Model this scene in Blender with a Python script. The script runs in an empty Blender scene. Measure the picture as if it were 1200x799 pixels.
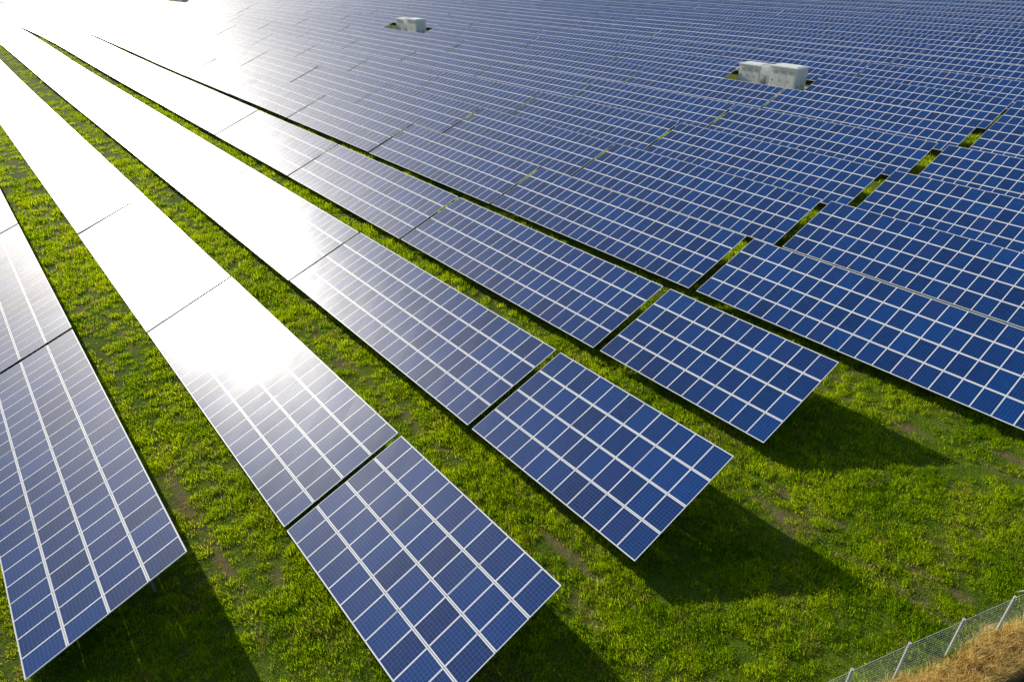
import bpy, math, random
import numpy as np
from mathutils import Vector
random.seed(4); rng=np.random.default_rng(4)
scene=bpy.context.scene
scene.view_settings.view_transform='Standard'
try: scene.view_settings.look='None'
except: pass
scene.view_settings.exposure=0
R=math.radians

# ---------------------------------------------------------------- terrain
GX=[-1500,-60,-1,9.3,19.3,30,40,50,60,70,82,97,150,250,400,1500]
GZ=[-4,-2,-.9,-.9,-.1,.4,1.0,1.6,2.2,2.8,3.6,4.6,6.5,9,12,14]
def g(x,y):
    x=np.asarray(x,float); y=np.asarray(y,float)
    z=np.interp(x,GX,GZ)
    k=np.clip(x/97.0,0,1); k=k*k*(3-2*k)
    z=z-0.012*np.clip(y-60,0,500)*k
    f=np.clip((y-120)/120,0,1); f=f*f*(3-2*f)
    z=z+f*(1.3*np.sin((y-130)/52.0+x*0.006)-0.6)
    return z

# ---------------------------------------------------------------- material helpers
def newmat(name):
    m=bpy.data.materials.new(name); m.use_nodes=True
    nt=m.node_tree; nt.nodes.clear()
    out=nt.nodes.new('ShaderNodeOutputMaterial')
    return m,nt,out
def N(nt,t,**kw):
    n=nt.nodes.new(t)
    for k,v in kw.items(): setattr(n,k,v)
    return n
def mth(nt,op,a,b=None,c=None,clamp=False):
    n=nt.nodes.new('ShaderNodeMath'); n.operation=op; n.use_clamp=clamp
    for i,v in enumerate((a,b,c)):
        if v is None: continue
        if isinstance(v,(int,float)): n.inputs[i].default_value=v
        else: nt.links.new(v,n.inputs[i])
    return n.outputs[0]
def mixc(nt,f,a,b):
    n=nt.nodes.new('ShaderNodeMix'); n.data_type='RGBA'
    for s,v in ((n.inputs[0],f),(n.inputs[6],a),(n.inputs[7],b)):
        if isinstance(v,(int,float)): s.default_value=v
        elif isinstance(v,tuple): s.default_value=(*v,1)
        else: nt.links.new(v,s)
    return n.outputs[2]
def noise(nt,vec,scale,detail=4,rough=.55):
    n=nt.nodes.new('ShaderNodeTexNoise'); n.inputs['Scale'].default_value=scale
    n.inputs['Detail'].default_value=detail; n.inputs['Roughness'].default_value=rough
    nt.links.new(vec,n.inputs['Vector']); return n.outputs['Fac']
def ramp(nt,f,a,b):
    n=nt.nodes.new('ShaderNodeMapRange'); n.inputs[1].default_value=a; n.inputs[2].default_value=b
    n.clamp=True; nt.links.new(f,n.inputs[0]); return n.outputs[0]

def simple(name,col,rough=.5,metal=0.0,var=0.15,scale=3.0):
    m,nt,out=newmat(name)
    p=N(nt,'ShaderNodeBsdfPrincipled'); tc=N(nt,'ShaderNodeTexCoord')
    f=noise(nt,tc.outputs['Object'],scale)
    c=mixc(nt,f,tuple(c*(1-var) for c in col),tuple(min(1,c*(1+var)) for c in col))
    nt.links.new(c,p.inputs['Base Color']); p.inputs['Roughness'].default_value=rough
    p.inputs['Metallic'].default_value=metal
    nt.links.new(p.outputs[0],out.inputs[0]); return m

# solar glass
def glass_mat():
    m,nt,out=newmat('solar_glass')
    p=N(nt,'ShaderNodeBsdfPrincipled')
    uv=N(nt,'ShaderNodeUVMap'); uv.uv_map='UVMap'
    sep=N(nt,'ShaderNodeSeparateXYZ'); nt.links.new(uv.outputs[0],sep.inputs[0])
    u,v=sep.outputs[0],sep.outputs[1]   # uv in metres inside module
    def line(c,n,size,w,marg):
        t=mth(nt,'MULTIPLY',mth(nt,'SUBTRACT',c,marg),n/(size-2*marg))
        fr=mth(nt,'FRACT',t)
        d=mth(nt,'MINIMUM',fr,mth(nt,'SUBTRACT',1.0,fr))
        l=mth(nt,'LESS_THAN',d,w*n/(size-2*marg)/2)
        o=mth(nt,'MAXIMUM',mth(nt,'LESS_THAN',t,0.0),mth(nt,'GREATER_THAN',t,float(n)))
        return l,o,t
    lu,ou,tu=line(u,6,GW,.007,.006)
    lv,ov,tv=line(v,10,GL,.007,.012)
    lines=mth(nt,'MAXIMUM',lu,lv); outm=mth(nt,'MAXIMUM',ou,ov)
    fb=mth(nt,'FRACT',mth(nt,'MULTIPLY',tu,3.0))
    bus=mth(nt,'LESS_THAN',mth(nt,'ABSOLUTE',mth(nt,'SUBTRACT',fb,.5)),.035)
    at=N(nt,'ShaderNodeAttribute'); at.attribute_name='tone'
    oi=N(nt,'ShaderNodeObjectInfo')
    cmb=N(nt,'ShaderNodeCombineXYZ')
    nt.links.new(mth(nt,'FLOOR',tu),cmb.inputs[0]); nt.links.new(mth(nt,'FLOOR',tv),cmb.inputs[1])
    nt.links.new(mth(nt,'MULTIPLY',at.outputs['Fac'],37.0),cmb.inputs[2])
    wn=N(nt,'ShaderNodeTexWhiteNoise'); wn.noise_dimensions='3D'; nt.links.new(cmb.outputs[0],wn.inputs['Vector'])
    tone=mth(nt,'FRACT',mth(nt,'ADD',at.outputs['Fac'],oi.outputs['Random']))
    c=mixc(nt,tone,(.0001,.020,.105),(.0004,.046,.215))
    c=mixc(nt,mth(nt,'MULTIPLY',wn.outputs['Value'],.35),c,(.0002,.040,.26))
    pr=mth(nt,'GREATER_THAN',tone,.95)
    c=mixc(nt,mth(nt,'MULTIPLY',pr,.5),c,(.012,.020,.12))
    c=mixc(nt,mth(nt,'MULTIPLY',bus,.10),c,(.22,.46,.75))
    c=mixc(nt,mth(nt,'MULTIPLY',lines,.38),c,(.24,.50,.85))
    c=mixc(nt,outm,c,(.80,.82,.84))
    nt.links.new(c,p.inputs['Base Color'])
    geo=N(nt,'ShaderNodeNewGeometry')
    dn=noise(nt,geo.outputs['Position'],.35,5,.6)
    r=N(nt,'ShaderNodeMapRange'); r.inputs[1].default_value=.3; r.inputs[2].default_value=.7
    r.inputs[3].default_value=.23; r.inputs[4].default_value=.32; nt.links.new(dn,r.inputs[0])
    nt.links.new(r.outputs[0],p.inputs['Coat Roughness'])
    p.inputs['Coat Weight'].default_value=.75; p.inputs['Coat IOR'].default_value=1.25
    # dusty prismatic surface: wide lobe under the clear one
    p.inputs['Roughness'].default_value=.45
    p.inputs['IOR'].default_value=1.28
    nt.links.new(p.outputs[0],out.inputs[0])
    return m

# ---------------------------------------------------------------- table geometry
ML,MW=1.66,1.042        # module long side (up-slope), short side (along row)
PY=1.050; PX=1.682
BL,BW=.042,.026         # frame border widths
GL=ML-2*BL; GW=MW-2*BW
TILT=R(20.5); HM=1.82
M_glass=glass_mat()
M_frame=simple('aluminium_frame',(.92,.93,.94),.4,.0,.03)
M_steel=simple('galvanised_steel',(.22,.23,.24),.55,.4,.2)
M_back=simple('module_backsheet',(.45,.45,.45),.7,0,.05)

class MB:
    def __init__(s): s.v=[];s.f=[];s.m=[];s.uv=[];s.t=[]
    def quad(s,pts,mat,uv=None,tone=0.):
        i=len(s.v); s.v+=list(pts); s.f.append(tuple(range(i,i+len(pts)))); s.m.append(mat)
        s.uv+= uv if uv else [(0,0)]*len(pts); s.t.append(tone)
    def box(s,P,mat):
        c=lambda a,b,d:P(a,b,d)
        for q in (((0,0,0),(0,1,0),(1,1,0),(1,0,0)),((0,0,1),(1,0,1),(1,1,1),(0,1,1)),
                  ((0,0,0),(1,0,0),(1,0,1),(0,0,1)),((0,1,0),(0,1,1),(1,1,1),(1,1,0)),
                  ((0,0,0),(0,0,1),(0,1,1),(0,1,0)),((1,0,0),(1,1,0),(1,1,1),(1,0,1))):
            s.quad([c(*k) for k in q],mat)
    def abox(s,x0,x1,y0,y1,z0,z1,mat):
        s.box(lambda a,b,c:((x1 if a else x0),(y1 if b else y0),(z1 if c else z0)),mat)
    def mesh(s,name,mats):
        me=bpy.data.meshes.new(name); me.from_pydata(s.v,[],s.f)
        for m in mats: me.materials.append(m)
        me.polygons.foreach_set('material_index',s.m)
        ul=me.uv_layers.new(name='UVMap'); ul.data.foreach_set('uv',np.array(s.uv,'f').ravel())
        a=me.attributes.new('tone','FLOAT','FACE'); a.data.foreach_set('value',s.t)
        me.update(); return me
ct,st=math.cos(TILT),math.sin(TILT)
def SP(s,y,h):
    return (s*ct-h*st, y, HM+s*st+h*ct)
def make_table(nm,seed):
    rs=random.Random(seed); b=MB(); L=nm*PY
    for i in range(nm):
        y0=-L/2+i*PY+(PY-MW)/2; y1=y0+MW
        for j in range(4):
            s0=(j-2)*PX+(PX-ML)/2; s1=s0+ML
            dh=rs.uniform(-.003,.003)
            tn=rs.random()
            hs=[dh+rs.uniform(-.004,.004) for _ in range(4)]
            H=.04
            c=[(s0,y0),(s1,y0),(s1,y1),(s0,y1)]
            ci=[(s0+BL,y0+BW),(s1-BL,y0+BW),(s1-BL,y1-BW),(s0+BL,y1-BW)]
            top=[SP(*c[k],hs[k]+.003) for k in range(4)]; bot=[SP(*c[k],hs[k]-H) for k in range(4)]
            ti=[SP(*ci[k],hs[k]+.003) for k in range(4)]
            gl=[SP(*ci[k],hs[k]) for k in range(4)]
            for k in range(4):
                n=(k+1)%4
                b.quad([bot[k],bot[n],top[n],top[k]],1)
                b.quad([top[k],top[n],ti[n],ti[k]],1)
            b.quad(bot[::-1],3)
            b.quad(gl,0,[(0,0),(0,GL),(GW,GL),(GW,0)],tn)
    for s in (-2.9,-2.05,-1.2,-.4,.4,1.2,2.05,2.9):
        b.box(lambda a,q,c,s=s:SP(s-.03+.06*a,(-L/2+.05)+(L-.1)*q,-.11+.065*c),2)
    n=max(3,round(L/3.3)); 
    for i in range(n):
        y=-L/2+1.8+(L-3.6)*i/(n-1)
        b.box(lambda a,q,c:SP(-3.0+6.0*a,y-.04+.08*q,-.25+.14*c),2)
        for s in (-1.5,1.7):
            x,_,z=SP(s,y,-.25)
            b.abox(x-.05,x+.05,y-.043,y+.043,-1.2,z+.02,2)
        xa,_,za=SP(.2,y,-.26); xb=SP(1.7,y,0)[0]
        b.box(lambda a,q,c:((xa if c else xb-.03)+.05*a,y-.03+.06*q,(za if c else .9)),2)
    return b.mesh('solar_table_mesh',[M_glass,M_frame,M_steel,M_back])
full=[make_table(22,s) for s in range(4)]; half=[make_table(11,20+s) for s in range(2)]
col=scene.collection
def link(name,data,parent=None):
    o=bpy.data.objects.new(name,data); col.objects.link(o)
    if parent: o.parent=parent
    return o

PITCH=10.4; X0=-1.1; STEP=23.4
stations=[(95.2,57.2),(95.8,156.5),(96.5,345.)]
def place(row,x,yc,L,meshes,k):
    z0,z1=float(g(x,yc-L/2)),float(g(x,yc+L/2))
    o=link('panel_table_%d'%k,meshes[random.randrange(len(meshes))],row)
    o.location=(x,yc,(z0+z1)/2+random.uniform(-.04,.04)); o.rotation_euler=(math.atan2(z1-z0,L),random.uniform(-.007,.007),0)
HSTEP=11*PY+.2
for i in range(-3,46):
    x=X0+PITCH*i
    row=link('solar_panel_row',None)
    row.empty_display_size=.1
    k=0
    if i==9:      # row broken by the transformer stations
        y=50.2
        while y>0: place(row,x,y-STEP/2,22*PY,full,k); k+=1; y-=STEP
        segs=[(62.6,148.2),(162.2,336.6),(350.2,620)]
        for a,e in segs:
            while a+STEP<=e: place(row,x,a+STEP/2,22*PY,full,k); k+=1; a+=STEP
            if a+HSTEP<=e: place(row,x,a+HSTEP/2,11*PY,half,k); k+=1
        continue
    yg={0:22.9-STEP,1:24.1,2:24.1,3:25.1}.get(i,26.0+ (0.25*((i*7)%5-2) if i>8 else 0))
    if i<0: yg=22.9-STEP+ i*0.5
    if i in(1,2): place(row,x,yg-.15-11*PY/2-.1*(i-1),11*PY,half,k); k+=1
    if i==3: place(row,x,yg-.15-11*PY/2-.3,11*PY,half,k); k+=1
    start=0
    if i<=0: start=1
    if i>3: start=-1
    j=start
    ymax=620 if i<20 else 430
    while yg+STEP*j<ymax:
        yc=yg+STEP*j+STEP/2
        if i>3 and j<0: yc-=.35+.12*min(i-4,6)
        place(row,x,yc,22*PY,full,k); k+=1
        j+=1

# ---------------------------------------------------------------- ground
def ground_mat():
    m,nt,out=newmat('grass_ground')
    p=N(nt,'ShaderNodeBsdfPrincipled'); geo=N(nt,'ShaderNodeNewGeometry'); P=geo.outputs['Position']
    n1=noise(nt,P,.35,6,.6); n2=noise(nt,P,2.2,6,.7); n3=noise(nt,P,14,4,.7); n4=noise(nt,P,.09,3)
    c=mixc(nt,ramp(nt,n2,.3,.7),(.06,.11,.006),(.17,.27,.012))
    c=mixc(nt,ramp(nt,n4,.35,.7),c,(.20,.30,.014))
    c=mixc(nt,mth(nt,'MULTIPLY',ramp(nt,n1,.55,.68),.8),c,(.22,.165,.075))
    c=mixc(nt,mth(nt,'MULTIPLY',ramp(nt,n3,.40,.65),.75),c,(.02,.035,.004))
    sp=N(nt,'ShaderNodeSeparateXYZ'); nt.links.new(P,sp.inputs[0])
    # worn wheel tracks between the rows
    xr=mth(nt,'SUBTRACT',mth(nt,'FRACT',mth(nt,'DIVIDE',mth(nt,'SUBTRACT',sp.outputs[0],X0),PITCH)),.5)
    xr=mth(nt,'MULTIPLY',xr,PITCH)
    xr=mth(nt,'ADD',xr,mth(nt,'MULTIPLY',mth(nt,'SUBTRACT',n4,.5),1.6))
    tk=ramp(nt,mth(nt,'ABSOLUTE',mth(nt,'SUBTRACT',mth(nt,'ABSOLUTE',xr),.75)),.42,.12)
    tk=mth(nt,'MULTIPLY',tk,ramp(nt,n1,.42,.58))
    c=mixc(nt,mth(nt,'MULTIPLY',tk,.8),c,(.22,.165,.08))
    e=mth(nt,'ADD',mth(nt,'MULTIPLY',sp.outputs[0],.333),sp.outputs[1])
    ew=mth(nt,'ADD',e,mth(nt,'MULTIPLY',n1,1.2))
    c=mixc(nt,ramp(nt,ew,10.5,10.1),c,(.45,.35,.15))
    c=mixc(nt,ramp(nt,ew,9.0,8.6),c,(.016,.022,.010))
    nt.links.new(c,p.inputs['Base Color']); p.inputs['Roughness'].default_value=.95
    p.inputs['Specular IOR Level'].default_value=.1
    bm=N(nt,'ShaderNodeBump'); bm.inputs['Strength'].default_value=1; bm.inputs['Distance'].default_value=.16
    nt.links.new(mth(nt,'ADD',n2,mth(nt,'MULTIPLY',n3,.7)),bm.inputs['Height']); nt.links.new(bm.outputs[0],p.inputs['Normal'])
    nt.links.new(p.outputs[0],out.inputs[0]); return m
xs=np.unique(np.concatenate([np.linspace(-3000,-120,12),np.arange(-120,480,4.),np.linspace(480,4000,14)]))
ys=np.unique(np.concatenate([np.linspace(-2500,-80,12),np.arange(-80,660,4.),np.linspace(660,5000,14)]))
XX,YY=np.meshgrid(xs,ys); ZZ=g(XX,YY)
V=np.stack([XX,YY,ZZ],-1).reshape(-1,3); nx,ny=len(xs),len(ys)
idx=np.arange(nx*ny).reshape(ny,nx)
F=np.stack([idx[:-1,:-1],idx[:-1,1:],idx[1:,1:],idx[1:,:-1]],-1).reshape(-1,4)
me=bpy.data.meshes.new('ground'); me.from_pydata(V.tolist(),[],F.tolist()); me.materials.append(ground_mat())
me.polygons.foreach_set('use_smooth',[True]*len(me.polygons))
link('ground',me)

# ---------------------------------------------------------------- grass
def blade_mat(name,c1,c2,tr1,tr2,dry=None):
    m,nt,out=newmat(name)
    geo=N(nt,'ShaderNodeNewGeometry'); oi=N(nt,'ShaderNodeObjectInfo')
    n=noise(nt,geo.outputs['Position'],.33,6,.68); n=ramp(nt,n,.34,.62)
    f=mth(nt,'ADD',mth(nt,'MULTIPLY',n,.65),mth(nt,'MULTIPLY',oi.outputs['Random'],.35))
    d=N(nt,'ShaderNodeBsdfDiffuse'); t=N(nt,'ShaderNodeBsdfTranslucent')
    cd=mixc(nt,f,c1,c2); ctr=mixc(nt,f,tr1,tr2)
    if dry:   # scattered straw-coloured tufts
        n5=noise(nt,geo.outputs['Position'],.8,4,.6)
        k=mth(nt,'MULTIPLY',mth(nt,'GREATER_THAN',mth(nt,'ADD',n5,mth(nt,'MULTIPLY',oi.outputs['Random'],.35)),.85),.6)
        cd=mixc(nt,k,cd,dry); ctr=mixc(nt,k,ctr,dry)
    nt.links.new(cd,d.inputs[0]); nt.links.new(ctr,t.inputs[0])
    a=N(nt,'ShaderNodeMixShader'); a.inputs[0].default_value=.6
    nt.links.new(d.outputs[0],a.inputs[1]); nt.links.new(t.outputs[0],a.inputs[2])
    nt.links.new(a.outputs[0],out.inputs[0]); return m
MG=blade_mat('grass_blade',(.06,.15,.003),(.30,.42,.010),(.22,.46,.003),(.88,.98,.015),(.42,.33,.10))
MD=blade_mat('dry_grass_blade',(.60,.46,.18),(.75,.60,.28),(.85,.64,.22),(.95,.78,.34))
hid=bpy.data.collections.new('grass_tufts')
hid2=bpy.data.collections.new('dry_tufts')
def tuft(nb,h,rad,mat,coll,seed,wm=1.0):
    r=random.Random(seed); v=[];f=[]
    for _ in range(nb):
        a=r.uniform(0,6.283); d=rad*math.sqrt(r.random()); bx,by=d*math.cos(a),d*math.sin(a)
        la=r.uniform(0,6.283); ln=h*r.uniform(.2,.9); hh=h*r.uniform(.4,1.1); w=r.uniform(.008,.018)*wm
        dx,dy=math.cos(la),math.sin(la); px,py=-dy*w,dx*w
        i=len(v)
        v+= [(bx-px,by-py,-.03),(bx+px,by+py,-.03),
             (bx+dx*ln*.35+px*.8,by+dy*ln*.35+py*.8,hh*.6),(bx+dx*ln*.35-px*.8,by+dy*ln*.35-py*.8,hh*.6),
             (bx+dx*ln,by+dy*ln,hh)]
        f+=[(i,i+1,i+2,i+3),(i+3,i+2,i+4)]
    m=bpy.data.meshes.new('tuft'); m.from_pydata(v,[],f); m.materials.append(mat)
    o=bpy.data.objects.new('tuft',m); coll.objects.link(o)
for s in range(7): tuft(34,.09+.028*s,.34-.015*s,MG,hid,s,1.0)
for s in range(4): tuft(24,.48,.20,MD,hid2,50+s,.9)

def scatter(name,pts,coll):
    me=bpy.data.meshes.new(name); me.from_pydata(pts[:,:3].tolist(),[],[])
    a=me.attributes.new('sc','FLOAT','POINT'); a.data.foreach_set('value',pts[:,3].astype('f'))
    o=link(name,me)
    ng=bpy.data.node_groups.new(name+'_gn','GeometryNodeTree')
    ng.interface.new_socket('Geometry',in_out='INPUT',socket_type='NodeSocketGeometry')
    ng.interface.new_socket('Geometry',in_out='OUTPUT',socket_type='NodeSocketGeometry')
    n=ng.nodes; gi=n.new('NodeGroupInput'); go=n.new('NodeGroupOutput')
    ci=n.new('GeometryNodeCollectionInfo'); ci.inputs['Collection'].default_value=coll
    ci.inputs['Separate Children'].default_value=True; ci.inputs['Reset Children'].default_value=True
    ip=n.new('GeometryNodeInstanceOnPoints'); ip.inputs['Pick Instance'].default_value=True
    rv=n.new('FunctionNodeRandomValue'); rv.data_type='FLOAT_VECTOR'
    rv.inputs[0].default_value=(-.15,-.15,0); rv.inputs[1].default_value=(.15,.15,6.283)
    ri=n.new('FunctionNodeRandomValue'); ri.data_type='INT'; ri.inputs[4].default_value=0; ri.inputs[5].default_value=20
    na=n.new('GeometryNodeInputNamedAttribute'); na.data_type='FLOAT'; na.inputs['Name'].default_value='sc'
    L=ng.links
    L.new(gi.outputs[0],ip.inputs['Points']); L.new(ci.outputs[0],ip.inputs['Instance'])
    L.new(rv.outputs[0],ip.inputs['Rotation']); L.new(ri.outputs[2],ip.inputs['Instance Index'])
    L.new(na.outputs[0],ip.inputs['Scale']); L.new(ip.outputs[0],go.inputs[0])
    md=o.modifiers.new('scatter','NODES'); md.node_group=ng
    return o
def vn(x,y,s,seed):
    r=np.random.default_rng(seed).random((256,256))
    u=x/s+1000; w=y/s+1000; iu=np.floor(u).astype(int); iw=np.floor(w).astype(int); fu=u-iu; fw=w-iw
    fu=fu*fu*(3-2*fu); fw=fw*fw*(3-2*fw)
    A=lambda a,b:r[a%256,b%256]
    return (A(iu,iw)*(1-fu)+A(iu+1,iw)*fu)*(1-fw)+(A(iu,iw+1)*(1-fu)+A(iu+1,iw+1)*fu)*fw
NC=1800000
px=rng.uniform(-16,90,NC); py=rng.uniform(-8,230,NC)
area=106*238/NC
dd=np.sqrt(px**2+py**2+23**2)
rho=25*np.minimum(1,(34/dd)**2.2)
pn=vn(px,py,2.6,7)*.32+vn(px,py,1.0,1)*.36+vn(px,py,.4,2)*.32
rho=rho*np.clip((pn-.28)*4.6,.17,1)
xm=(px-X0+PITCH/2)%PITCH-PITCH/2
# thinner growth in the worn wheel tracks
tr=np.abs(np.abs(np.abs(xm)-PITCH/2)-.75+ (vn(px,py,9,5)-.5)*.8)<.25
rho=np.where(tr&(vn(px,py,3,11)>.42),rho*.35,rho)
inside=(np.abs(xm)<2.6)&(py>27)
ang=np.arctan2(px,py)
keep=(rng.random(NC)<rho*area)&~inside&(ang>-.6)&(ang<1.55)&(py+.333*px>9.2)
px,py,dd,pn=px[keep],py[keep],dd[keep],pn[keep]
sc=np.clip(dd/34,1,2.6)**.8*(.28+1.05*pn)*rng.uniform(.6,1.35,len(px))
pts=np.stack([px,py,g(px,py)-.01,sc],-1)
scatter('grass',pts,hid)
n=1700
fx=rng.uniform(12,44,n); e=rng.uniform(8.4,9.75,n); e=e+.4*(vn(fx,fx*0,1.3,21)-.5); fy=e-.333*fx
pts=np.stack([fx,fy,g(fx,fy),rng.uniform(.4,1.25,n)],-1)
scatter('dry_grass',pts,hid2)

# ---------------------------------------------------------------- fence
M_wire=simple('fence_wire',(.55,.57,.57),.45,.3,.1)
M_post=simple('fence_post_steel',(.62,.65,.67),.45,.2,.15)
b=MB()
def fy_(x): return 9.80-.333*x
x=6.0; dx=2.5/math.sqrt(1+.333**2); fx_=[]
while x<48: fx_.append(x); x+=dx
def cyl(b,x,y,z0,z1,r,mat,n=10):
    c=[(x+r*math.cos(6.2832*k/n),y+r*math.sin(6.2832*k/n)) for k in range(n)]
    for k in range(n):
        q=(k+1)%n; b.quad([(*c[k],z0),(*c[q],z0),(*c[q],z1),(*c[k],z1)],mat)
    b.quad([(*p,z1) for p in c],mat)
def bar(b,p,q,w,mat):
    p=Vector(p);q=Vector(q); d=(q-p).normalized(); up=Vector((0,0,1)) if abs(d.z)<.9 else Vector((1,0,0))
    s=d.cross(up).normalized()*w; t=d.cross(s).normalized()*w
    b.box(lambda a,c,e:tuple((q if c else p)+s*(1 if a else -1)+t*(1 if e else -1)),mat)
for k,x in enumerate(fx_):
    y=fy_(x); z=float(g(x,y)); cyl(b,x,y,z-.3,z+2.05,.045,0); cyl(b,x,y,z+2.05,z+2.08,.055,0)
    if k%6==3: bar(b,(x,y,z+1.6),(x+.25,y+1.0,z),.02,0)
    if k==len(fx_)-1: break
    x2=fx_[k+1]; y2=fy_(x2); z2=float(g(x2,y2))
    hs=[.05+.16*q for q in range(13)]
    for h in hs:
        bar(b,(x,y,z+h),(x2,y2,z2+h),.0028 if h<1.9 else .008,1)
    for q in range(1,16):
        t=q/16; xx=x+(x2-x)*t; yy=y+(y2-y)*t; zz=z+(z2-z)*t
        bar(b,(xx,yy+.006,zz+.05),(xx,yy+.006,zz+1.97),.002,1)
link('wire_fence',b.mesh('wire_fence',[M_post,M_wire]))

# ---------------------------------------------------------------- transformer stations
M_white=simple('painted_white_steel',(.90,.91,.90),.45,0,.02,1.5)
M_roof=simple('station_roof',(.90,.91,.90),.6,0,.03,1.5)
M_door=simple('grey_door',(.80,.82,.83),.5,0,.05)
M_dark=simple('vent_louvre',(.30,.31,.32),.5,.2,.1)
M_grav=simple('gravel_pad',(.34,.29,.17),.95,0,.35,6)
def cabin(parent,name,cx,cy,w,l,h,z):
    b=MB(); x0,x1,y0,y1=cx-w/2,cx+w/2,cy-l/2,cy+l/2
    b.abox(x0-.05,x1+.05,y0-.05,y1+.05,z-.6,z+.35,3)
    b.abox(x0,x1,y0,y1,z+.35,z+h,0)
    b.abox(x0-.14,x1+.14,y0-.14,y1+.14,z+h,z+h+.14,1)
    b.abox(x0+.25,x1-.25,y0+.25,y1-.25,z+h+.14,z+h+.22,1)
    nd=max(2,int(l/1.2))
    for k in range(nd):
        a=y0+.2+(l-.4)*k/nd; c=y0+.2+(l-.4)*(k+1)/nd-.07
        b.abox(x0-.03,x0,a,c,z+.45,z+h-.18,2 if k%2 else 0)
        b.abox(x0-.05,x0-.03,c-.16,c-.12,z+1.3,z+1.6,4)
        for q in range(4): b.abox(x0-.05,x0-.03,a+.15,c-.2,z+h-.75+q*.1,z+h-.72+q*.1,4)
    nd=2
    for k in range(nd):
        a=x0+.15+(w-.3)*k/nd; c=x0+.15+(w-.3)*(k+1)/nd-.06
        b.abox(a,c,y0-.03,y0,z+.45,z+h-.18,2)
        for q in range(4): b.abox(a+.15,c-.15,y0-.05,y0-.03,z+.6+q*.1,z+.63+q*.1,4)
    link(name,b.mesh(name,[M_white,M_roof,M_door,M_grav,M_dark]),parent)
for (sx,sy) in stations:
    z=float(g(sx,sy))
    st_=link('transformer_station',None)
    cabin(st_,'inverter_cabin',sx-.6,sy+3.1,2.5,3.6,2.85,z)
    cabin(st_,'transformer_cabin',sx-.5,sy-2.3,2.8,4.1,3.15,z)
    b=MB(); b.abox(sx-.9,sx+.1,sy+.3,sy+.85,z-.3,z+1.7,0); link('cable_cabinet',b.mesh('cable_cabinet',[M_white]),st_)
    ring=[]
    for k in range(28):
        a=6.2832*k/28; rr=1+random.uniform(-.06,.06)
        xx=sx-.6+4.2*rr*math.copysign(abs(math.cos(a))**.6,math.cos(a)); yy=sy+7.2*rr*math.copysign(abs(math.sin(a))**.6,math.sin(a))
        ring.append((xx,yy,float(g(xx,yy))+.06))
    b=MB(); b.quad(ring,0); link('gravel',b.mesh('gravel',[M_grav]),st_)

# ---------------------------------------------------------------- light
EL=22.3; AZ=-4.0
w=bpy.data.worlds.new('World'); scene.world=w; w.use_nodes=True; nt=w.node_tree; nt.nodes.clear()
sky=nt.nodes.new('ShaderNodeTexSky'); sky.sky_type='NISHITA'; sky.sun_disc=False
sky.sun_elevation=R(EL); sky.sun_rotation=R(AZ); sky.air_density=1.0; sky.dust_density=1.2; sky.ozone_density=1.3
bg=nt.nodes.new('ShaderNodeBackground'); bg.inputs[1].default_value=.105
o=nt.nodes.new('ShaderNodeOutputWorld'); nt.links.new(sky.outputs[0],bg.inputs[0]); nt.links.new(bg.outputs[0],o.inputs[0])
sl=bpy.data.lights.new('sun','SUN'); sl.energy=5; sl.angle=R(.6); sl.color=(1,.94,.82)
so=link('sun',sl); d=Vector((math.sin(R(AZ))*math.cos(R(EL)),math.cos(R(AZ))*math.cos(R(EL)),math.sin(R(EL)))); so.rotation_euler=d.to_track_quat('Z','Y').to_euler(); so.location=(0,60,60)

cam=bpy.data.cameras.new('camera'); cam.lens=24; cam.sensor_width=36; cam.clip_end=9000; cam.clip_start=.2
co=link('camera',cam); co.location=(0,0,23.0); co.rotation_euler=(R(90-30.4),0,R(-39.0))
scene.camera=co
